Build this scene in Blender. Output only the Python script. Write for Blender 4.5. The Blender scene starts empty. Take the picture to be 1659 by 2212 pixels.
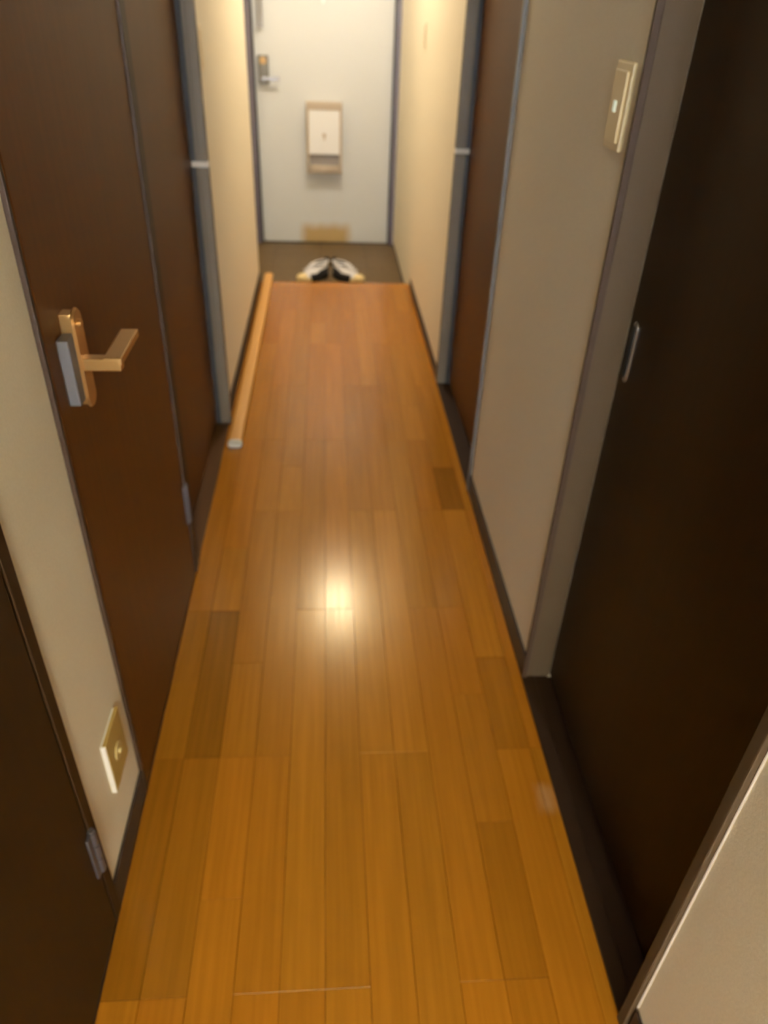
import bpy, bmesh, math, random
from mathutils import Vector, Matrix
random.seed(7)
S = bpy.context.scene
COL = S.collection

# ------------------------------------------------------------------ camera
H = 1.32                                   # eye height above the hallway floor
PITCH, YAW, ROLL = (math.radians(a) for a in (34.53616, 5.09753, 2.45076))
cp, sp, cy, sy = math.cos(PITCH), math.sin(PITCH), math.cos(YAW), math.sin(YAW)
fw = Vector((sy*cp, cy*cp, -sp)); rt = Vector((cy, -sy, 0)); up = rt.cross(fw)
r2 = rt*math.cos(ROLL) + up*math.sin(ROLL)
u2 = up*math.cos(ROLL) - rt*math.sin(ROLL)
cam = bpy.data.cameras.new('camera'); cam_o = bpy.data.objects.new('camera', cam); COL.objects.link(cam_o)
M = Matrix((r2, u2, -fw)).transposed().to_4x4(); M.translation = Vector((0, 0, H)); cam_o.matrix_world = M
cam.sensor_fit = 'VERTICAL'; cam.sensor_height = 36.0; cam.lens = 36.0*1608.78/2212.0
cam.clip_start = 0.02
cam.dof.use_dof = True; cam.dof.focus_distance = 0.6; cam.dof.aperture_fstop = 5.6
S.camera = cam_o

# ------------------------------------------------------------------ world, exposure, lights
w = bpy.data.worlds.new('world'); S.world = w; w.use_nodes = True
w.node_tree.nodes['Background'].inputs[0].default_value = (0.62, 0.74, 1, 1)
w.node_tree.nodes['Background'].inputs[1].default_value = 0.05
S.view_settings.view_transform = 'Standard'; S.view_settings.look = 'None'
S.view_settings.gamma = 1; S.view_settings.use_curve_mapping = False
S.view_settings.exposure = 0.0

def light(name, kind, loc, power, color, size=None, rot=None, size_y=None):
    d = bpy.data.lights.new(name, kind); d.energy = power; d.color = color
    if kind == 'AREA':
        d.shape = 'RECTANGLE' if size_y else 'DISK'; d.size = size
        if size_y: d.size_y = size_y
    elif size: d.shadow_soft_size = size
    o = bpy.data.objects.new(name, d); COL.objects.link(o); o.location = loc
    if rot: o.rotation_euler = rot
    return o
WARM = (1.0, 0.82, 0.42); COOL = (0.62, 0.77, 1.0)
P_ROOM, P_WIN = 95.0, 11500.0
light('room_lamp_light', 'AREA', (0.3, -2.4, 2.30), P_ROOM, WARM, 0.55)
light('window_daylight', 'AREA', (0.0, -5.0, 0.90), P_WIN, COOL, 1.2, (math.radians(90), 0, math.radians(180)), 1.6)

# ------------------------------------------------------------------ materials
def lin(c): return c/12.92 if c <= 0.04045 else ((c+0.055)/1.055)**2.4
def rgb(r, g, b): return (lin(r/255), lin(g/255), lin(b/255), 1)
def mat(name, col, rough=0.5, metal=0.0, spec=0.5, coat=0.0):
    m = bpy.data.materials.new(name); m.use_nodes = True
    b = m.node_tree.nodes['Principled BSDF']
    b.inputs['Base Color'].default_value = col; b.inputs['Roughness'].default_value = rough
    b.inputs['Metallic'].default_value = metal; b.inputs['Specular IOR Level'].default_value = spec
    if coat: b.inputs['Coat Weight'].default_value = coat; b.inputs['Coat Roughness'].default_value = 0.25
    return m
def N(m, t, **k):
    n = m.node_tree.nodes.new(t)
    for a, v in k.items(): setattr(n, a, v)
    return n
def L(m, a, b): m.node_tree.links.new(a, b)
def grain(m, col, dark, scale=(60, 4, 60), strength=0.5, bump=0.05, detail=6, rough=None):
    """streaky or speckled colour variation from a stretched noise, with a fine bump"""
    b = m.node_tree.nodes['Principled BSDF']
    tc = N(m, 'ShaderNodeTexCoord'); mp = N(m, 'ShaderNodeMapping'); mp.inputs['Scale'].default_value = scale
    nz = N(m, 'ShaderNodeTexNoise'); nz.inputs['Scale'].default_value = 1.0; nz.inputs['Detail'].default_value = detail
    L(m, tc.outputs['Object'], mp.inputs[0]); L(m, mp.outputs[0], nz.inputs['Vector'])
    cr = N(m, 'ShaderNodeMix', data_type='RGBA')
    cr.inputs['A'].default_value = dark; cr.inputs['B'].default_value = col
    mr = N(m, 'ShaderNodeMapRange'); mr.inputs['From Min'].default_value = 0.5-strength/2; mr.inputs['From Max'].default_value = 0.5+strength/2
    L(m, nz.outputs['Fac'], mr.inputs[0]); L(m, mr.outputs[0], cr.inputs['Factor']); L(m, cr.outputs['Result'], b.inputs['Base Color'])
    if bump:
        bp = N(m, 'ShaderNodeBump'); bp.inputs['Strength'].default_value = bump; bp.inputs['Distance'].default_value = 0.001
        L(m, nz.outputs['Fac'], bp.inputs['Height']); L(m, bp.outputs[0], b.inputs['Normal'])
    return m

def tint(m, c, spec=None):
    b = m.node_tree.nodes['Principled BSDF']; b.inputs['Specular Tint'].default_value = c
    if spec is not None: b.inputs['Specular IOR Level'].default_value = spec

# wallpaper: warm cream embossed vinyl
WALL = grain(mat('wallpaper', rgb(236, 226, 204), 0.8, spec=0.2), rgb(238, 228, 206), rgb(231, 221, 198), (260, 260, 260), 0.5, 0.35, 3)
CEIL = mat('ceiling_paper', rgb(228, 220, 200), 0.9)
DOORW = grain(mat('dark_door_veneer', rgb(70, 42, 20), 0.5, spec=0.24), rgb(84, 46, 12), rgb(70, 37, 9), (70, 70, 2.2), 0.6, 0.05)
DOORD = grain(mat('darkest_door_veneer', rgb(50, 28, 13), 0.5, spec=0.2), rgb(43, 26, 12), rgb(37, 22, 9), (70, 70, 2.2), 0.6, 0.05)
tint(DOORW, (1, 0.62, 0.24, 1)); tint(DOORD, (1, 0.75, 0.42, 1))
FRAME = mat('dark_frame_paint', rgb(50, 32, 16), 0.55, spec=0.2)
JAMB = mat('grey_jamb_laminate', rgb(98, 84, 66), 0.5, spec=0.28)
JAMB2 = mat('taupe_jamb_laminate', rgb(66, 49, 29), 0.55, spec=0.2)
GAP = mat('dark_gap_shade', rgb(26, 20, 16), 0.7)  # near-black that paints the shade of door gaps and the pull's hollow
EDGE = mat('pale_edge_strip', rgb(92, 86, 80), 0.4, spec=0.4)
SILL = mat('dark_sill_wood', rgb(46, 28, 14), 0.6, spec=0.12)
SILLM = grain(mat('brown_sill_wood', rgb(76, 46, 18), 0.5), rgb(80, 48, 18), rgb(66, 40, 14), (60, 3, 60), 0.6, 0.03)
BASE = mat('dark_skirting', rgb(50, 36, 24), 0.5, spec=0.3)
tint(SILLM, (1, 0.7, 0.4, 1), 0.25)
STEEL = mat('satin_steel', rgb(190, 190, 196), 0.3, metal=1.0)
BRASS = mat('champagne_brass', rgb(188, 148, 94), 0.34, metal=0.85)
NICKEL = mat('grey_nickel', rgb(104, 100, 100), 0.5, metal=0.5)
HINGEM = mat('dark_hinge_steel', rgb(112, 112, 120), 0.4, metal=0.8)
CHROME = mat('bright_chrome', rgb(226, 228, 232), 0.15, metal=1.0)
PLAST = mat('ivory_plastic', rgb(232, 212, 170), 0.35, spec=0.5)
PLASTW = mat('white_plastic', rgb(248, 249, 252), 0.35)
OUTLET = mat('beige_outlet_plastic', rgb(178, 150, 84), 0.4)
FRM = mat('entrance_frame_metal', rgb(104, 96, 104), 0.22, spec=0.7)
FRMD = mat('entrance_gasket', rgb(38, 34, 34), 0.45)
FRMW = mat('pale_frame_edge', rgb(214, 206, 200), 0.5)
GENK = grain(mat('entry_tile', rgb(106, 84, 54), 0.5, spec=0.3), rgb(110, 88, 56), rgb(94, 74, 46), (30, 30, 30), 0.6, 0.1)
GROUT = mat('grout', rgb(80, 62, 40), 0.9)
BOXM = mat('champagne_box_paint', rgb(192, 176, 156), 0.45, spec=0.5)
BOXG = mat('grey_box_recess', rgb(150, 142, 136), 0.6)
SHOEW = mat('white_canvas', rgb(236, 234, 238), 0.75)
SHOEC = mat('cream_rubber', rgb(240, 216, 160), 0.5)
SHOEB = mat('black_lining', rgb(26, 22, 20), 0.85)
POLE = grain(mat('pale_pole_wood', rgb(214, 160, 84), 0.45), rgb(222, 166, 90), rgb(204, 150, 78), (80, 2, 80), 0.6, 0.02)
CAPM = mat('grey_white_plastic', rgb(205, 206, 200), 0.45)
PALE = mat('brushed_pale_metal', rgb(226, 220, 214), 0.4, metal=0.15)
SUB = mat('subfloor', rgb(60, 36, 14), 0.8)
PILOT = mat('pilot_lens', rgb(226, 236, 224), 0.25)
PILOT.node_tree.nodes['Principled BSDF'].inputs['Emission Color'].default_value = rgb(225, 240, 222)
PILOT.node_tree.nodes['Principled BSDF'].inputs['Emission Strength'].default_value = 0.35

# entrance door paint: pale, with a soft-edged tan patch at the foot
DOORP = mat('entrance_door_paint', rgb(226, 222, 212), 0.33, spec=0.5)
def soft_patch(m, base, patch, lo, hi, soft):
    b = m.node_tree.nodes['Principled BSDF']
    g = N(m, 'ShaderNodeNewGeometry'); sx = N(m, 'ShaderNodeSeparateXYZ')
    nz = N(m, 'ShaderNodeTexNoise'); nz.inputs['Scale'].default_value = 14
    va = N(m, 'ShaderNodeVectorMath', operation='SCALE'); va.inputs['Scale'].default_value = 0.03
    vb = N(m, 'ShaderNodeVectorMath', operation='ADD')
    L(m, nz.outputs['Color'], va.inputs[0]); L(m, g.outputs['Position'], vb.inputs[0]); L(m, va.outputs[0], vb.inputs[1])
    L(m, vb.outputs[0], sx.inputs[0])
    facs = []
    for ax in ('X', 'Y', 'Z'):
        if lo.get(ax) is None: continue
        for e, s in ((lo[ax], 1), (hi[ax], -1)):
            mr = N(m, 'ShaderNodeMapRange')
            mr.inputs['From Min'].default_value = e-s*soft; mr.inputs['From Max'].default_value = e+s*soft
            L(m, sx.outputs[ax], mr.inputs[0]); facs.append(mr.outputs[0])
    f = facs[0]
    for k in facs[1:]:
        mu = N(m, 'ShaderNodeMath', operation='MULTIPLY'); L(m, f, mu.inputs[0]); L(m, k, mu.inputs[1]); f = mu.outputs[0]
    mx = N(m, 'ShaderNodeMix', data_type='RGBA')
    if isinstance(base, tuple): mx.inputs['A'].default_value = base
    else: L(m, base, mx.inputs['A'])
    mx.inputs['B'].default_value = patch
    L(m, f, mx.inputs['Factor']); L(m, mx.outputs['Result'], b.inputs['Base Color'])
soft_patch(DOORP, rgb(224, 227, 229), rgb(196, 166, 112), dict(X=-0.155, Z=-0.2), dict(X=0.165, Z=0.03), 0.03)

# plank finish: tint comes from each plank's own object colour
PLANK = mat('honey_plank', rgb(190, 120, 40), 0.24, spec=0.36); tint(PLANK, (1, 0.80, 0.42, 1))
def plank_nodes(m):
    b = m.node_tree.nodes['Principled BSDF']
    oi = N(m, 'ShaderNodeObjectInfo'); tc = N(m, 'ShaderNodeTexCoord'); mp = N(m, 'ShaderNodeMapping')
    mp.inputs['Scale'].default_value = (110, 3.5, 20)
    L(m, tc.outputs['Object'], mp.inputs[0])
    add = N(m, 'ShaderNodeVectorMath', operation='ADD'); L(m, mp.outputs[0], add.inputs[0])
    cmb = N(m, 'ShaderNodeMath', operation='MULTIPLY'); cmb.inputs[1].default_value = 57.0
    L(m, oi.outputs['Random'], cmb.inputs[0]); L(m, cmb.outputs[0], add.inputs[1])
    nz = N(m, 'ShaderNodeTexNoise'); nz.inputs['Scale'].default_value = 1; nz.inputs['Detail'].default_value = 5
    L(m, add.outputs[0], nz.inputs['Vector'])
    mr = N(m, 'ShaderNodeMapRange'); mr.inputs['From Min'].default_value = 0.25; mr.inputs['From Max'].default_value = 0.75
    mr.inputs['To Min'].default_value = 0.86; mr.inputs['To Max'].default_value = 1.1
    L(m, nz.outputs['Fac'], mr.inputs[0])
    mu = N(m, 'ShaderNodeVectorMath', operation='SCALE'); L(m, oi.outputs['Color'], mu.inputs[0]); L(m, mr.outputs[0], mu.inputs['Scale'])
    soft_patch(m, mu.outputs[0], rgb(178, 132, 84), dict(X=0.435, Y=0.875, Z=-0.1), dict(X=0.462, Y=0.93, Z=0.1), 0.012)
    ro = N(m, 'ShaderNodeMapRange'); ro.inputs['To Min'].default_value = 0.16; ro.inputs['To Max'].default_value = 0.23
    L(m, nz.outputs['Fac'], ro.inputs[0]); L(m, ro.outputs[0], b.inputs['Roughness'])
    bp = N(m, 'ShaderNodeBump'); bp.inputs['Strength'].default_value = 0.04; bp.inputs['Distance'].default_value = 0.001
    L(m, nz.outputs['Fac'], bp.inputs['Height']); L(m, bp.outputs[0], b.inputs['Normal'])
plank_nodes(PLANK)

# ------------------------------------------------------------------ mesh helpers
def B(): return bmesh.new()
def box(bm, x0, x1, y0, y1, z0, z1, bev=0.0, seg=1):
    t = bmesh.new(); bmesh.ops.create_cube(t, size=1)
    for v in t.verts: v.co = Vector(((x0+x1)/2+v.co.x*(x1-x0), (y0+y1)/2+v.co.y*(y1-y0), (z0+z1)/2+v.co.z*(z1-z0)))
    if bev: bmesh.ops.bevel(t, geom=t.edges[:], offset=bev, segments=seg, affect='EDGES', profile=0.6)
    me = bpy.data.meshes.new('t'); t.to_mesh(me); t.free(); bm.from_mesh(me); bpy.data.meshes.remove(me)
    return bm
def cyl(bm, c, axis, r, h, n=32, bev=0.0, r2=None):
    t = bmesh.new(); bmesh.ops.create_cone(t, cap_ends=True, segments=n, radius1=r, radius2=r if r2 is None else r2, depth=h)
    if bev:
        bmesh.ops.bevel(t, geom=[e for e in t.edges if abs(e.verts[0].co.z-e.verts[1].co.z) < 1e-6], offset=bev, segments=2, affect='EDGES')
    rot = {'X': Matrix.Rotation(math.pi/2, 4, 'Y'), 'Y': Matrix.Rotation(-math.pi/2, 4, 'X'), 'Z': Matrix.Identity(4)}[axis]
    t.transform(Matrix.Translation(c) @ rot)
    me = bpy.data.meshes.new('t'); t.to_mesh(me); t.free(); bm.from_mesh(me); bpy.data.meshes.remove(me)
    return bm
def prism(bm, pts, axis, a, b, bev=0.0):
    """extrude a closed outline (list of 2-D points) along an axis from a to b"""
    t = bmesh.new()
    def P(p, q): return {'X': (q, p[0], p[1]), 'Y': (p[0], q, p[1]), 'Z': (p[0], p[1], q)}[axis]
    v0 = [t.verts.new(P(p, a)) for p in pts]; v1 = [t.verts.new(P(p, b)) for p in pts]
    t.faces.new(v0); t.faces.new(v1[::-1]); n = len(pts)
    for i in range(n): t.faces.new((v0[i], v1[i], v1[(i+1) % n], v0[(i+1) % n]))
    bmesh.ops.recalc_face_normals(t, faces=t.faces[:])
    if bev:
        s0 = set(v0)
        ed = [e for e in t.edges if (e.verts[0] in s0) == (e.verts[1] in s0)]
        bmesh.ops.bevel(t, geom=ed, offset=bev, segments=2, affect='EDGES')
    me = bpy.data.meshes.new('t'); t.to_mesh(me); t.free(); bm.from_mesh(me); bpy.data.meshes.remove(me)
    return bm
def stadium(cx, cz, w_, h_, n=12):
    r = w_/2; p = []
    for i in range(n+1): a = math.pi*i/n; p.append((cx+r*math.cos(a), cz+h_/2-r+r*math.sin(a)))
    for i in range(n+1): a = math.pi+math.pi*i/n; p.append((cx+r*math.cos(a), cz-h_/2+r+r*math.sin(a)))
    return p
def obj(name, bm, m, parent=None, smooth=False):
    me = bpy.data.meshes.new(name); bm.to_mesh(me); bm.free(); me.materials.append(m)
    if smooth:
        for p in me.polygons: p.use_smooth = True
    o = bpy.data.objects.new(name, me); COL.objects.link(o)
    if parent is not None:
        o.parent = parent; o.matrix_parent_inverse = Matrix.Translation(-parent_loc(parent))
    return o
def parent_loc(p):
    v = p.location.copy()
    while p.parent: p = p.parent; v = v
    return v
def empty(name, loc=(0, 0, 0)):
    o = bpy.data.objects.new(name, None); o.empty_display_size = 0.05; COL.objects.link(o); o.location = loc
    return o
def tag(o, label, cat=None, group=None, kind=None):
    o['label'] = label
    if cat: o['category'] = cat
    if group: o['group'] = group
    if kind: o['kind'] = kind
    return o
def struct(o, label): o['kind'] = 'structure'; o['label'] = label; return o
def bar(x0, x1, y0, y1, z0, z1, bev=0.002, seg=2): return box(B(), x0, x1, y0, y1, z0, z1, bev, seg)

XL, XR = -0.368, 0.454          # edges of the floor boards (faces of the frames)
WL, WR = -0.374, 0.460          # wallpaper faces
DH, CH = 2.0, 2.38              # door height, ceiling height
T = 0.12                        # wall thickness

# ------------------------------------------------------------------ floor and its planks
fl = struct(obj('floor', box(B(), WL-0.004, WR+0.004, -0.6, 4.10, -0.10, -0.0125), SUB), 'narrow hallway floor of glossy honey brown planks')
PW = 0.0735; X0 = -0.0125
BASEC = (164, 104, 25)
def shade(k): return tuple(min(1, lin(c/255)*k) for c in BASEC)
# strips run i = -5 .. 6; pairs of strips share the phase of their end joints
special = {  # (strip, row start) : tint factor
 (-5, 0.555): 0.70, (-4, 1.01): 0.62, (-4, 0.555): 0.80, (-5, 1.01): 0.78, (-3, 0.555): 1.18, (1, 0.555): 1.0, (2, 0.555): 1.16,
 (3, 0.555): 0.98, (4, 0.555): 0.82, (5, 1.92): 0.66, (5, 2.177): 0.92, (-1, 1.01): 1.05, (0, 1.01): 1.05,
 (4, 0.1): 0.95, (3, 0.1): 1.08, (5, 0.555): 0.9, (5, 1.01): 0.86}
pcount = 0
for i in range(-5, 7):
    xa, xb = max(X0+i*PW, XL), min(X0+(i+1)*PW, XR)
    if xb-xa < 0.004: continue
    pair = (i+21)//2 if False else math.floor((i+1)/2)          # (-1,0) share, (1,2) share ...
    ph = 0.555 if pair % 2 == 0 else 1.01
    js = [-0.6]
    k = ph-0.91*2
    while k < 4.1:
        if k > -0.55: js.append(k)
        extra = k+random.choice((0.27, 0.455, 0.61))
        if random.random() < 0.28 and -0.5 < extra < 3.9: js.append(extra)
        k += 0.91
    if i == 5: js += [1.92, 2.177]
    if i in (-4, -5): js += [1.01, 1.465]
    if i == 4: js += [0.84]
    js.append(4.10)
    js = sorted(js); jj = [js[0]]
    for v in js[1:]:
        if v-jj[-1] > 0.15: jj.append(v)
        elif v == 4.10: jj[-1] = v
    for a, b in zip(jj[:-1], jj[1:]):
        key = min(special, key=lambda q: abs(q[0]-i)*10+abs(q[1]-a))
        f = special[key] if key[0] == i and abs(key[1]-a) < 0.06 else random.uniform(0.90, 1.08)
        cx, cyy = (xa+xb)/2, (a+b)/2
        hw, hl = (xb-xa)/2-0.0004, (b-a)/2-0.0004
        o = obj('plank', box(B(), -hw, hw, -hl, hl, -0.012, 0, 0.0003), PLANK)
        o.parent = fl; o.location = (cx, cyy, 0)
        o.rotation_euler = (random.uniform(-0.0003, 0.0003), random.uniform(-0.003, 0.003), 0)
        hue = random.uniform(-0.04, 0.04); c = shade(f)
        o.color = (c[0], c[1]*(1+hue), c[2]*(1+2*hue), 1); pcount += 1

# entry step and sunken entry floor
st = B(); box(st, WL+0.001, WR-0.001, 4.1015, 4.185, -0.10, 0.0, 0.004, 2)
st = obj('trim_1', st, PLANK); st.color = (*shade(1.1)[:3], 1)
struct(st, 'honey brown step edge board where the hallway floor drops to the entry')
ef = struct(obj('floor_entry', box(B(), -0.95, WR+0.004, 4.185, 5.46, -0.16, -0.104), GROUT), 'sunken olive brown tiled entry floor before the white front door')
ty = 4.188
while ty < 5.44:
    tx = -0.945
    while tx < WR:
        x1 = min(tx+0.297, WR+0.002); y1 = min(ty+0.297, 5.455)
        if x1-tx > 0.01 and y1-ty > 0.01:
            o = obj('tile', box(B(), tx, x1, ty, y1, -0.1045, -0.10, 0.0012), GENK); o.parent = ef
        tx += 0.300
    ty += 0.300

# ------------------------------------------------------------------ walls
def wall(name, boxes, label, m=WALL):
    bm = B()
    for b in boxes: box(bm, *b)
    return struct(obj(name, bm, m), label)
wall('wall_left', [
    (WL-T, WL, -0.60, -0.06, 0, CH), (WL-T, WL, 0.706, 0.936, 0, CH), (WL-T, WL, 2.500, 4.15, -0.0, CH),
    (WL-T, WL, -0.06, 0.706, DH+0.03, CH), (WL-T, WL, 0.936, 2.500, DH+0.03, CH)],
    'cream wallpapered wall on the left of the hallway, broken by three brown doors')
wall('wall_right', [
    (WR, WR+T, -0.60, 0.474, -0.1, CH), (WR, WR+T, 1.216, 2.022, -0.1, CH), (WR, WR+T, 2.866, 5.50, -0.16, CH),
    (WR, WR+T, 0.474, 1.216, DH+0.03, CH), (WR, WR+T, 2.022, 2.866, DH+0.03, CH)],
    'beige wallpapered wall on the right of the hallway, broken by two brown doors')
wall('wall_entry_side', [(-1.05, -0.95, 4.03, 5.50, -0.16, CH), (-0.95, WL-T, 4.03, 4.15, -0.16, CH)],
    'cream wall of the entry niche behind the left corner')
wall('wall_far', [(-1.05, -0.49, 5.50, 5.60, -0.16, CH), (0.49, 0.60, 5.50, 5.60, -0.16, CH), (-0.49, 0.49, 5.50, 5.60, 1.95, CH)],
    'cream wall around the front door')
struct(obj('ceiling', box(B(), -1.05, WR+T, -0.6, 5.60, CH, CH+0.06), CEIL), 'pale hallway ceiling')
# room behind the viewer (lamp and window live there)
wall('wall_room_side', [(-2.3, -2.2, -5.3, -0.6, 0, CH), (1.9, 2.0, -5.3, -0.6, 0, CH),
    (-2.3, WL-T, -0.62, -0.5, 0, CH), (WR+T, 2.0, -0.62, -0.5, 0, CH)], 'walls of the room behind the hallway')
wall('wall_back', [(-2.3, -0.66, -5.3, -5.2, 0, CH), (0.66, 2.0, -5.3, -5.2, 0, CH), (-0.66, 0.66, -5.3, -5.2, 0, 0.03), (-0.66, 0.66, -5.3, -5.2, 1.80, CH)],
    'window wall of the room behind the hallway')
struct(obj('floor_room', box(B(), -2.3, 2.0, -5.3, -0.6, -0.10, 0.0), SILLM), 'wood floor of the room behind the hallway')
struct(obj('ceiling_room', box(B(), -2.3, 2.0, -5.3, -0.6, CH, CH+0.06), CEIL), 'pale ceiling of the room behind the hallway')
wn = B()
for b in ((-0.66, -0.61), (-0.02, 0.02), (0.61, 0.66)): box(wn, b[0], b[1], -5.28, -5.22, 0.03, 1.80, 0.004)
for z in (0.03, 1.75): box(wn, -0.66, 0.66, -5.28, -5.22, z, z+0.05, 0.004)
struct(obj('window_1', wn, STEEL), 'aluminium window of the room behind the hallway')

# skirting boards
def skirt(name, x0, x1, y0, y1, label, z1=0.064, z0=0.0005):
    return struct(obj(name, bar(x0, x1, y0, y1, z0, z1, 0.0025), BASE), label)
skirt('baseboard_left', WL, XL-0.0002, 0.708, 0.934, 'dark brown baseboard under the outlet wall', 0.066)
skirt('baseboard_left', WL, XL-0.0002, 2.512, 4.15, 'dark brown baseboard beside the long wooden pole')
skirt('baseboard_right', XR+0.0002, WR, 1.218, 2.020, 'dark brown baseboard below the light switch wall')
skirt('baseboard_right', XR+0.0002, WR, 2.880, 4.10, 'dark brown baseboard on the far right wall', 0.05)
skirt('baseboard_right', XR+0.0002, WR, -0.6, 0.470, 'dark brown baseboard at the lower right corner', 0.078)

skirt('baseboard_entry', WR-0.006, WR, 4.187, 5.325, 'thin dark skirting of the sunken entry on the right', -0.082, -0.0995)

# ------------------------------------------------------------------ left side doors
def hinge(parent, x, y, z, h=0.10, m=HINGEM, face=1):
    bm = B(); r = 0.0065
    for k in range(3):
        cyl(bm, (x+face*0.003, y, z-h/2+h*(k+0.5)/3), 'Z', r, h/3-0.002, 16, 0.0008)
    cyl(bm, (x+face*0.003, y, z), 'Z', r*0.7, h+0.008, 12)
    box(bm, x-0.003, x+0.003, y-0.018, y, z-h/2, z+h/2, 0.0006)
    return obj('hinge', bm, m, parent)

# door_1 : nearest on the left, only its hinge side shows
d = struct(empty('door_1', (XL, 0.32, 0)), 'dark brown door at the lower left edge, nearest to the viewer')
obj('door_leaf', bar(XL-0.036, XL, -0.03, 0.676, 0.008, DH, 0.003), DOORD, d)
fb = B(); box(fb, WL-T, XL+0.001, 0.681, 0.705, 0.0, DH+0.03, 0.002, 2); box(fb, WL-T, XL+0.001, -0.059, -0.035, 0.0, DH+0.03, 0.002, 2)
box(fb, WL-T, XL+0.001, -0.035, 0.681, DH+0.006, DH+0.03, 0.002, 2)
obj('door_frame', fb, DOORD, d)
hinge(d, XL+0.001, 0.680, 0.215)
hinge(d, XL+0.001, 0.680, 1.78)

# door_2 : lever door
d = struct(empty('door_2', (XL, 1.28, 0)), 'dark brown hallway door with the champagne lever handle, on the left')
obj('door_leaf', bar(XL-0.036, XL, 0.948, 1.612, 0.006, DH, 0.003), DOORW, d)
fb = B(); box(fb, WL-T, XL+0.0005, 0.937, 0.945, 0.0, DH+0.03, 0.0015, 2)
box(fb, WL-T, XL+0.0005, 0.945, 1.616, DH+0.004, DH+0.03, 0.0015, 2)
obj('door_frame', fb, FRAME, d)
po = obj('frame_post', bar(WL-T, XL+0.004, 1.622, 1.668, 0.0, DH+0.03, 0.0025, 2), FRAME, d)
obj('gap_shade', bar(WL-0.06, XL-0.004, 1.6125, 1.6215, 0.0, DH+0.03, 0.0005, 1), GAP, d)  # dark strip painting the shaded gap between leaf and post
hinge(d, XL+0.002, 1.617, 0.235, 0.11)
hinge(d, XL+0.002, 1.617, 1.80, 0.14)
# lever set: champagne stadium plate, neck and flat lever
hc = (1.022, 0.880)
lb_ = obj('lock_base', bar(XL, XL+0.017, 0.984, 1.034, 0.826, 0.924, 0.003, 3), NICKEL, d); lb_['label'] = 'grey rectangular lock base behind the lever plate'
es = obj('escutcheon', prism(B(), stadium(hc[0]+0.004, 0.882, 0.040, 0.148), 'X', XL+0.0165, XL+0.022, 0.002), BRASS, d)
obj('plate_mount', bar(XL, XL+0.017, 1.014, 1.038, 0.815, 0.950, 0.002), BRASS, d)
es['label'] = 'champagne coloured long oval lever plate'
lv = B(); box(lv, XL+0.012, XL+0.074, hc[0]-0.011, hc[0]+0.008, hc[1]-0.012, hc[1]+0.007, 0.003, 3)
box(lv, XL+0.050, XL+0.076, hc[0]-0.0105, hc[0]+0.105, hc[1]-0.003, hc[1]+0.0085, 0.002, 3)
lo_ = obj('lever_handle', lv, BRASS, d)
lo_['label'] = 'champagne flat lever pointing towards the hinges'
obj('thumb_turn', cyl(B(), (XL+0.024, hc[0]+0.004, 0.934), 'X', 0.006, 0.006, 24, 0.001), BRASS, d)

# door_3 : recessed left door
def recess_door(name, label, side, x_face, y0, y1, depth, leafm, jm, strike_z, jw, jamb_m=JAMB):
    s = side                                     # -1 left wall, +1 right wall
    d = struct(empty(name, (x_face, (y0+y1)/2, 0)), label)
    def bb(a, b, *r):                            # a, b = offsets into the wall
        x0, x1 = x_face+s*a, x_face+s*b
        return bar(min(x0, x1), max(x0, x1), *r)
    obj('door_leaf', bb(depth, depth+0.034, y0+0.004, y1-0.004, 0.012, DH, y0 and 0.003), leafm, d)
    # far jamb facing the viewer: lit face, thin raised bead, rebate coloured dark for its shade
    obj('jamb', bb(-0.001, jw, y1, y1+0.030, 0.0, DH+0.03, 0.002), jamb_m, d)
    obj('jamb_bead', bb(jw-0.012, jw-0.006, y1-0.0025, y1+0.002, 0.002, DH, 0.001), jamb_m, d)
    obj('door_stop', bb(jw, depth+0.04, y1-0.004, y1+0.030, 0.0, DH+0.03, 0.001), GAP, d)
    obj('door_head', bb(0.0, depth+0.04, y0, y1, DH+0.002, DH+0.03, 0.001), jamb_m, d)
    return d, bb
d3, bb = recess_door('door_3', 'recessed brown door on the left, just past the lever door', -1, XL+0.007, 1.672, 2.495, 0.050, DOORW, JAMB, 0.885, 0.036)
obj('sill', bb(0.0065, 0.090, 1.669, 2.524, -0.05, 0.002, 0.001), SILLM, d3)
def strike(dd, s, xf, y1, z, jw):
    bm = B()
    a, b = sorted((xf-s*0.003, xf+s*(jw+0.012)))
    box(bm, a, b, y1-0.004, y1, z-0.008, z+0.008, 0.0015, 2)
    a, b = sorted((xf-s*0.003, xf-s*0.0005))
    box(bm, a, b, y1-0.004, y1+0.020, z-0.008, z+0.008, 0.001, 2)
    o = obj('strike_plate', bm, PALE, dd); o['label'] = 'bright metal strike plate on the grey jamb'; return o
strike(d3, -1, XL+0.007, 2.493, 0.887, 0.036)
# door_4 : recessed right door (opposite)
d4, bb = recess_door('door_4', 'recessed brown door on the right, past the beige wall with the light switch', 1, XR, 2.044, 2.855, 0.050, DOORW, JAMB, 0.885, 0.036)
obj('sill', bb(-0.0005, 0.090, 2.024, 2.88, -0.05, 0.002, 0.001), SILL, d4)
strike(d4, 1, XR, 2.853, 0.889, 0.036)
o = obj('near_casing', bar(XR-0.004, WR+0.09, 2.024, 2.036, 0.003, DH+0.03, 0.002), EDGE, d4); o['label'] = 'pale grey edge strip of the door frame'
obj('gap_shade', bar(XR+0.001, WR+0.085, 2.0365, 2.0435, 0.003, DH+0.03, 0.001), GAP, d4)  # dark line painted for the shaded gap behind the casing

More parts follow.
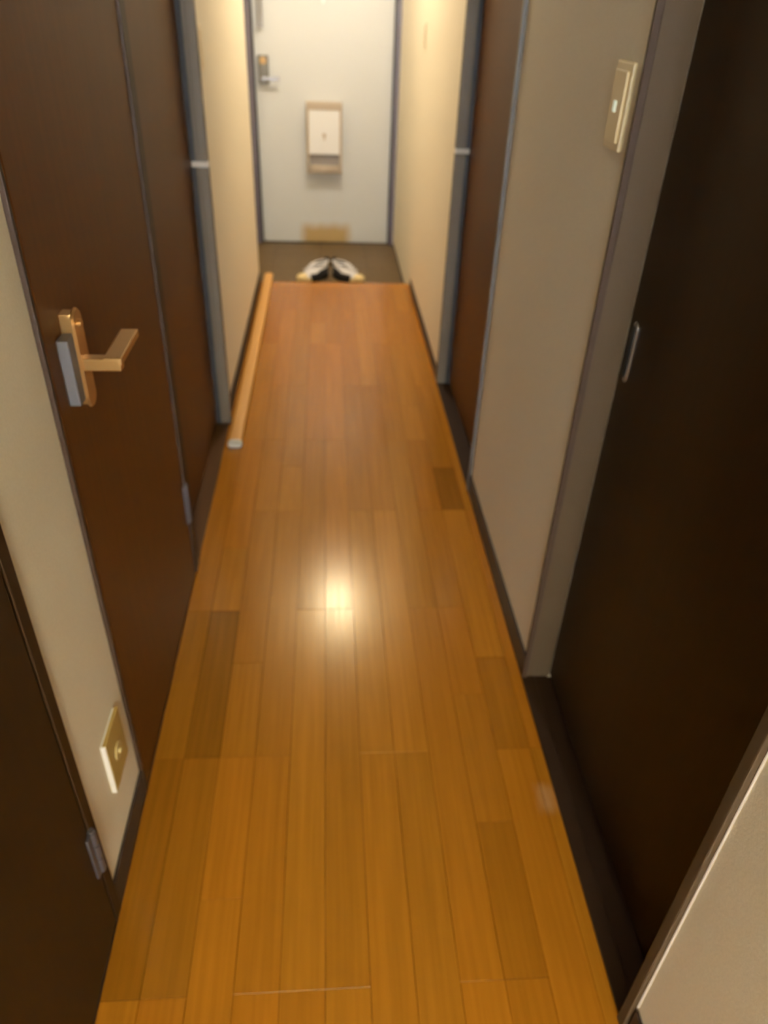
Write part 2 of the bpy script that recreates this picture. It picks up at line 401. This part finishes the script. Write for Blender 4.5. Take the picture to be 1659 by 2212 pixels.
# door_5 : big sliding door on the right
DX = XR+0.068
d5 = struct(empty('door_5', (XR, 0.85, 0)), 'very dark brown sliding door filling the right side')
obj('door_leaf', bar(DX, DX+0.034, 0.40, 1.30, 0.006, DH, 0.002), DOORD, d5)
o = obj('jamb', bar(XR+0.012, DX-0.001, 1.2135, 1.2155, 0.0005, DH+0.03, 0.0005, 1), JAMB2, d5); o['label'] = 'taupe jamb face of the sliding door opening'
obj('jamb_lip', bar(XR-0.001, XR+0.0115, 1.209, 1.2155, 0.0005, DH+0.03, 0.001, 1), FRAME, d5)
nb = B(); box(nb, XR-0.005, WR+0.03, 0.474, 0.492, 0.002, DH+0.03, 0.002, 2)
o = obj('near_casing', nb, JAMB2, d5)
o = obj('caulk_line', bar(XR+0.003, WR+0.0005, 0.4718, 0.4738, 0.08, DH+0.03, 0.0006, 1), FRMW, d5); o['label'] = 'thin pale sealant line along the casing'
sb = B(); box(sb, XR+0.0005, XR+0.030, 0.474, 1.2165, -0.05, 0.003, 0.001, 1); box(sb, XR+0.030, DX-0.006, 0.474, 1.2165, -0.05, 0.0015, 0.0005, 1)
box(sb, DX-0.006, DX+0.06, 0.474, 1.2165, -0.05, -0.004)
obj('sill', sb, SILL, d5)
obj('head_rail', bar(XR, DX+0.05, 0.474, 1.2165, DH+0.004, DH+0.03, 0.002), FRAME, d5)
# flush finger pull near the far edge of the leaf
fp = B(); ring = stadium(1.186, 0.832, 0.022, 0.110)
prism(fp, ring, 'X', DX-0.0022, DX+0.0005, 0.0008)
pu = obj('finger_pull', fp, CHROME, d5); pu['label'] = 'slim chrome flush finger pull'
pc = obj('pull_hollow_shade', prism(B(), stadium(1.188, 0.832, 0.012, 0.094), 'X', DX-0.0026, DX-0.0020, 0), GAP, pu)  # thin dark sheet on the pull, painting the shade of its hollow

# ------------------------------------------------------------------ entrance door
YD = 5.38; X1, X2 = -0.437, 0.417
d6 = struct(empty('door_6', (0, YD, -0.1)), 'white steel front door at the far end with a tan patch at its foot')
obj('door_leaf', bar(X1, X2, YD, YD+0.04, -0.094, 1.93, 0.003), DOORP, d6)
fr = B()
for a, b in ((X1-0.050, X1-0.010), (X2+0.010, X2+0.044)):
    box(fr, a, b, YD-0.05, YD+0.12, -0.1, 1.96, 0.003, 2)
box(fr, X1-0.050, X2+0.044, YD-0.05, YD+0.12, 1.94, 1.98, 0.003, 2)
obj('door_frame', fr, FRM, d6)
gs = B()
for a, b in ((X1-0.0105, X1-0.001), (X2+0.001, X2+0.0105)): box(gs, a, b, YD-0.03, YD+0.05, -0.1, 1.94, 0.001)
obj('gasket', gs, FRMD, d6)
tr = obj('frame_edge', bar(X2+0.0385, X2+0.043, YD-0.056, YD-0.0505, -0.1, 1.96, 0.0008, 1), FRMW, d6)
obj('threshold', bar(X1-0.01, X2+0.01, YD-0.02, YD+0.12, -0.1, -0.096, 0.001, 1), FRMD, d6)
# lock case with lever and thumb turn
lk = B(); box(lk, -0.416, -0.352, YD-0.022, YD, 0.860, 1.012, 0.006, 3)
lk = obj('lock_case', lk, mat('bronze_grey_metal', rgb(112, 104, 90), 0.4, metal=0.6), d6)
obj('thumb_turn', box(cyl(B(), (-0.384, YD-0.026, 0.985), 'Y', 0.020, 0.010, 24, 0.001), -0.389, -0.379, YD-0.045, YD-0.028, 0.965, 1.005, 0.002, 2), BRASS, lk)
lb = cyl(B(), (-0.384, YD-0.038, 0.888), 'Y', 0.012, 0.034, 24, 0.001)
box(lb, -0.396, -0.285, YD-0.062, YD-0.048, 0.880, 0.902, 0.004, 3)
obj('lever_handle', lb, STEEL, lk)
# swing guard bar above the lock
ub = B(); cyl(ub, (-0.400, YD-0.028, 1.31), 'Z', 0.006, 0.30, 16, 0.001); cyl(ub, (-0.378, YD-0.028, 1.31), 'Z', 0.006, 0.30, 16, 0.001)
box(ub, -0.408, -0.370, YD-0.034, YD-0.022, 1.155, 1.170, 0.004, 2); box(ub, -0.408, -0.370, YD-0.034, YD, 1.455, 1.475, 0.003, 2)
obj('door_guard', ub, STEEL, d6)

# mail receiver box on the door
mb = tag(empty('mail_box', (-0.013, YD, 0.35)), 'champagne framed mail box with white front on the white front door', 'mailbox')
mx0, mx1, mz0, mz1, my = -0.126, 0.100, 0.360, 0.772, YD-0.085
rim = B()
box(rim, mx0, mx0+0.016, my, YD, mz0, mz1, 0.005, 2); box(rim, mx1-0.016, mx1, my, YD, mz0, mz1, 0.005, 2)
box(rim, mx0+0.01, mx1-0.01, my, YD, mz1-0.040, mz1, 0.005, 2); box(rim, mx0+0.01, mx1-0.01, my+0.012, YD, mz0, mz0+0.012, 0.004, 2)
obj('box_rim', rim, BOXM, mb)
obj('front_panel', bar(mx0+0.016, mx1-0.016, my+0.004, my+0.02, 0.478, mz1-0.040, 0.002), PLASTW, mb)
obj('slot_recess', bar(mx0+0.015, mx1-0.015, my+0.022, my+0.05, mz0+0.008, 0.480, 0.001), BOXG, mb)
obj('lower_lip', bar(mx0+0.021, mx1-0.021, my+0.006, my+0.022, mz0+0.016, mz0+0.052, 0.003), BOXM, mb)
kn = cyl(B(), (-0.014, my+0.001, 0.590), 'Y', 0.011, 0.010, 24, 0.001); box(kn, -0.017, -0.009, my-0.004, my+0.003, 0.560, 0.590, 0.001, 1)
kn = obj('latch_knob', kn, mat('latch_beige', rgb(205, 190, 172), 0.4), mb)

# small pointed white plate with a short arm near the top of the frame
hk = tag(empty('pointed_plate', (-0.014, YD, 1.34)), 'small white pointed plate high on the white front door', 'hook')
obj('plate_face', prism(B(), [(-0.030, 1.40), (0.002, 1.40), (0.004, 1.32), (-0.008, 1.285), (-0.016, 1.280), (-0.024, 1.30), (-0.031, 1.34)], 'Y', YD-0.008, YD-0.0002, 0.002), PLASTW, hk)
obj('plate_arm', cyl(B(), (-0.014, YD-0.02, 1.335), 'Y', 0.005, 0.026, 16, 0.001), PLASTW, hk)

# ------------------------------------------------------------------ switches and outlet
def switch(name, label, side, y0, y1, z0, z1, pilot=True, t=0.007, m=PLAST):
    xw = WL if side < 0 else WR; s = -side          # s points into the hallway
    e = tag(empty(name, (xw, (y0+y1)/2, (z0+z1)/2)), label, 'light switch', 'light switches along the hallway')
    def bx(a, b, *r):
        q = sorted((xw+s*a, xw+s*b)); return bar(q[0], q[1], *r)
    obj('cover_plate', bx(0, t, y0, y1, z0, z1, 0.003), m, e)
    ym = (y0+y1)/2; w_ = (y1-y0)*0.37; zc = (z0+z1)/2
    rk = obj('rocker', bx(t-0.001, t+0.004, ym-w_, ym+w_, z0+0.012, z1-0.012, 0.002), m, e)
    if pilot:
        p = obj('pilot_lamp', bx(t+0.0035, t+0.006, ym-0.006, ym+0.006, zc-0.008, zc+0.008, 0.001), PILOT, rk)
        p['label'] = 'pale glowing pilot lamp'
    return e
switch('light_switch', 'ivory light switch with pale pilot lamp on the beige wall beside the sliding door', 1, 1.252, 1.326, 1.134, 1.256)
switch('light_switch', 'ivory light switch on the left wall just past the grey jamb', -1, 2.590, 2.664, 1.120, 1.240, False)
switch('light_switch', 'ivory light switch seen edge on, far along the right wall near the front door', 1, 4.020, 4.090, 1.140, 1.246, False, t=0.006, m=WALL)
ou = tag(empty('wall_outlet', (WL, 0.845, 0.245)), 'beige wall outlet low on the narrow left wall above the dark baseboard', 'outlet')
obj('cover_plate', bar(WL, WL+0.0086, 0.802, 0.8875, 0.185, 0.3045, 0.0015), PLASTW, ou)['label'] = 'white outer plate'
obj('socket_panel', bar(WL+0.003, WL+0.0092, 0.8050, 0.8885, 0.1870, 0.3058, 0.0005, 1), OUTLET, ou)['label'] = 'beige socket face'
cs = cyl(B(), (WL+0.0105, 0.845, 0.245), 'X', 0.017, 0.003, 28, 0.0008)
cyl(cs, (WL+0.013, 0.845, 0.245), 'X', 0.005, 0.007, 16, 0.001)
obj('coaxial_socket', cs, mat('socket_ring', rgb(196, 176, 120), 0.35), ou)

# ------------------------------------------------------------------ long pole on the floor
pl = tag(empty('wooden_pole', (-0.330, 2.33, 0)), 'long pale wooden pole lying on the planks along the left wall', 'pole')
R = 0.0125
PX = -0.330
def oval(w_, h_, n=40): return [(PX+w_*math.copysign(abs(math.cos(2*math.pi*i/n))**0.7, math.cos(2*math.pi*i/n)), R+h_*math.copysign(abs(math.sin(2*math.pi*i/n))**0.7, math.sin(2*math.pi*i/n))) for i in range(n)]
obj('shaft', prism(B(), oval(0.0235, R-0.0004), 'Y', 2.335, 4.26), POLE, pl)
c = obj('end_cap', prism(B(), oval(0.0245, R), 'Y', 2.312, 2.336, 0.003), CAPM, pl); c['label'] = 'grey white end cap'

# ------------------------------------------------------------------ shoes
def loft(secs, closed_top=True):
    """secs: list of rings of Vector with the same count"""
    bm = B(); R_ = [[bm.verts.new(v) for v in s] for s in secs]
    n = len(R_[0])
    for a, b in zip(R_[:-1], R_[1:]):
        for i in range(n): bm.faces.new((a[i], a[(i+1) % n], b[(i+1) % n], b[i]))
    bm.faces.new(R_[0][::-1])
    if closed_top: bm.faces.new(R_[-1])
    bmesh.ops.recalc_face_normals(bm, faces=bm.faces[:])
    return bm
def outline(L_, w_, mir, n=36, grow=0.0):
    """shoe sole outline, heel at y=0, toe at y=-L_"""
    pts = []
    for i in range(n):
        a = 2*math.pi*i/n; u = (1-math.cos(a))/2
        wid = w_*(0.36+0.16*math.sin(math.pi*min(1, u*1.15))+0.05*math.sin(math.pi*u)**2)*(math.sin(math.pi*min(max(u, 0.0), 1))**0.38)
        bend = mir*0.012*math.sin(math.pi*u)
        pts.append(Vector((math.copysign(wid+grow, math.sin(a)) * (1 if abs(math.sin(a)) > 1e-6 else 0)+bend, -u*L_+(grow if u < 0.5 else -grow)*0.5, 0)))
    return pts
def shoe(loc, rot, mir, label):
    e = tag(empty('sneaker', loc), label, 'shoe', 'white sneakers on the entry floor'); e.rotation_euler = (0, 0, rot)
    L_, w_ = 0.255, 0.092
    def add(name, bm, m, smooth=True):
        me = bpy.data.meshes.new(name); bm.to_mesh(me); bm.free(); me.materials.append(m)
        for p in me.polygons: p.use_smooth = smooth
        o = bpy.data.objects.new(name, me); COL.objects.link(o); o.parent = e; return o
    base = outline(L_, w_, mir, grow=0.003)
    add('sole', loft([[v+Vector((0, 0, 0.0)) for v in base], [v*1.0+Vector((0, 0, 0.020)) for v in base], [Vector((v.x*0.97, v.y, 0.024)) for v in base]]), SHOEC)
    up_ = outline(L_, w_, mir)
    secs = []
    for k in range(9):
        t = k/8
        ring = []
        for v in up_:
            u = -v.y/L_                                 # 0 heel .. 1 toe
            top = 0.085 if u < 0.42 else 0.085-0.058*((u-0.42)/0.58)**0.9
            sx = 1-(0.14*t if u < 0.4 else (0.14*t+0.62*(u-0.4)/0.6*t**2.2))
            sy_ = v.y*(1-0.05*t) - (0.008*t if u < 0.1 else 0)
            ring.append(Vector((v.x*sx, sy_, 0.022+(top-0.022)*math.sin(t*math.pi/2)**0.9)))
        secs.append(ring)
    add('upper', loft(secs), SHOEW)
    # dark opening with padded collar
    op = []
    for i in range(28):
        a = 2*math.pi*i/28
        op.append(Vector((0.024*math.cos(a)+mir*0.008, -0.062+0.050*math.sin(a), 0.0)))
    add('lining', loft([[v+Vector((0, 0, 0.076)) for v in op], [v+Vector((0, 0, 0.0885)) for v in op]]), SHOEB)
    col = B()
    for i in range(28):
        a0 = 2*math.pi*i/28
        bmesh.ops.create_uvsphere(col, u_segments=8, v_segments=6, radius=0.0065, matrix=Matrix.Translation((0.0275*math.cos(a0)+mir*0.004, -0.062+0.054*math.sin(a0), 0.086)))
    add('collar', col, SHOEW)
    hb = B(); box(hb, -0.015, 0.015, -0.012, 0.005, 0.045, 0.104, 0.004, 2); add('heel_tab', hb, SHOEB)
    # black inner side, run to the ground to paint the shadow between the shoes
    ip = B(); fv = [v for v in outline(L_, w_, mir, grow=0.0045) if v.x*mir > 0.012 and 0.06 < -v.y/L_ < 0.80]
    fv.sort(key=lambda v: v.y)
    lo1 = [ip.verts.new((v.x, v.y, 0.001)) for v in fv]
    hi1 = [ip.verts.new((v.x*0.99, v.y, 0.064 if -v.y/L_ < 0.5 else 0.050)) for v in fv]
    lo2 = [ip.verts.new((v.x*0.9, v.y, 0.001)) for v in fv]; hi2 = [ip.verts.new((v.x*0.88, v.y, 0.062 if -v.y/L_ < 0.5 else 0.048)) for v in fv]
    for k in range(len(fv)-1):
        ip.faces.new((lo1[k], lo1[k+1], hi1[k+1], hi1[k])); ip.faces.new((hi1[k], hi1[k+1], hi2[k+1], hi2[k])); ip.faces.new((lo2[k], hi2[k], hi2[k+1], lo2[k+1]))
        ip.faces.new((lo1[k], lo2[k], lo2[k+1], lo1[k+1]))
    bmesh.ops.recalc_face_normals(ip, faces=ip.faces[:])
    add('inner_side_shadow', ip, SHOEB)
    for k in range(4):
        y = -0.125-0.020*k; z = 0.087-0.0085*k
        ll = B(); box(ll, -0.022, 0.022, y-0.004, y+0.004, z-0.004, z+0.003, 0.002, 2)
        o = add('lace', ll, SHOEW)
    tc = B(); bmesh.ops.create_uvsphere(tc, u_segments=20, v_segments=12, radius=1.0, matrix=Matrix.Translation((0, -0.220, 0.024)) @ Matrix.Diagonal((0.036, 0.036, 0.026, 1)))
    add('toe_cap', tc, SHOEC)
    return e
shoe((0.000, 4.665, -0.1), math.radians(-43), 1, 'left white sneaker of the pair, cream toe pointing left')
shoe((0.038, 4.665, -0.1), math.radians(43), -1, 'right white sneaker of the pair, cream toe pointing right')

# ------------------------------------------------------------------ ceiling lamp over the entry step
cl = tag(empty('ceiling_lamp', (0.06, 4.08, CH)), 'round warm ceiling lamp above the entry step', 'lamp')
obj('lamp_base', cyl(B(), (0.06, 4.08, CH-0.012), 'Z', 0.06, 0.024, 40, 0.002), PLASTW, cl)
GL = mat('lit_globe', (1, 0.8, 0.5, 1), 0.4)
g = GL.node_tree.nodes['Principled BSDF']; g.inputs['Emission Color'].default_value = (1.0, 0.92, 0.79, 1)
GLOBE_E = 236.0
g.inputs['Emission Strength'].default_value = GLOBE_E
gb = B(); bmesh.ops.create_uvsphere(gb, u_segments=32, v_segments=16, radius=0.075, matrix=Matrix.Translation((0.06, 4.08, CH-0.094)))
obj('lamp_globe', gb, GL, cl, True)
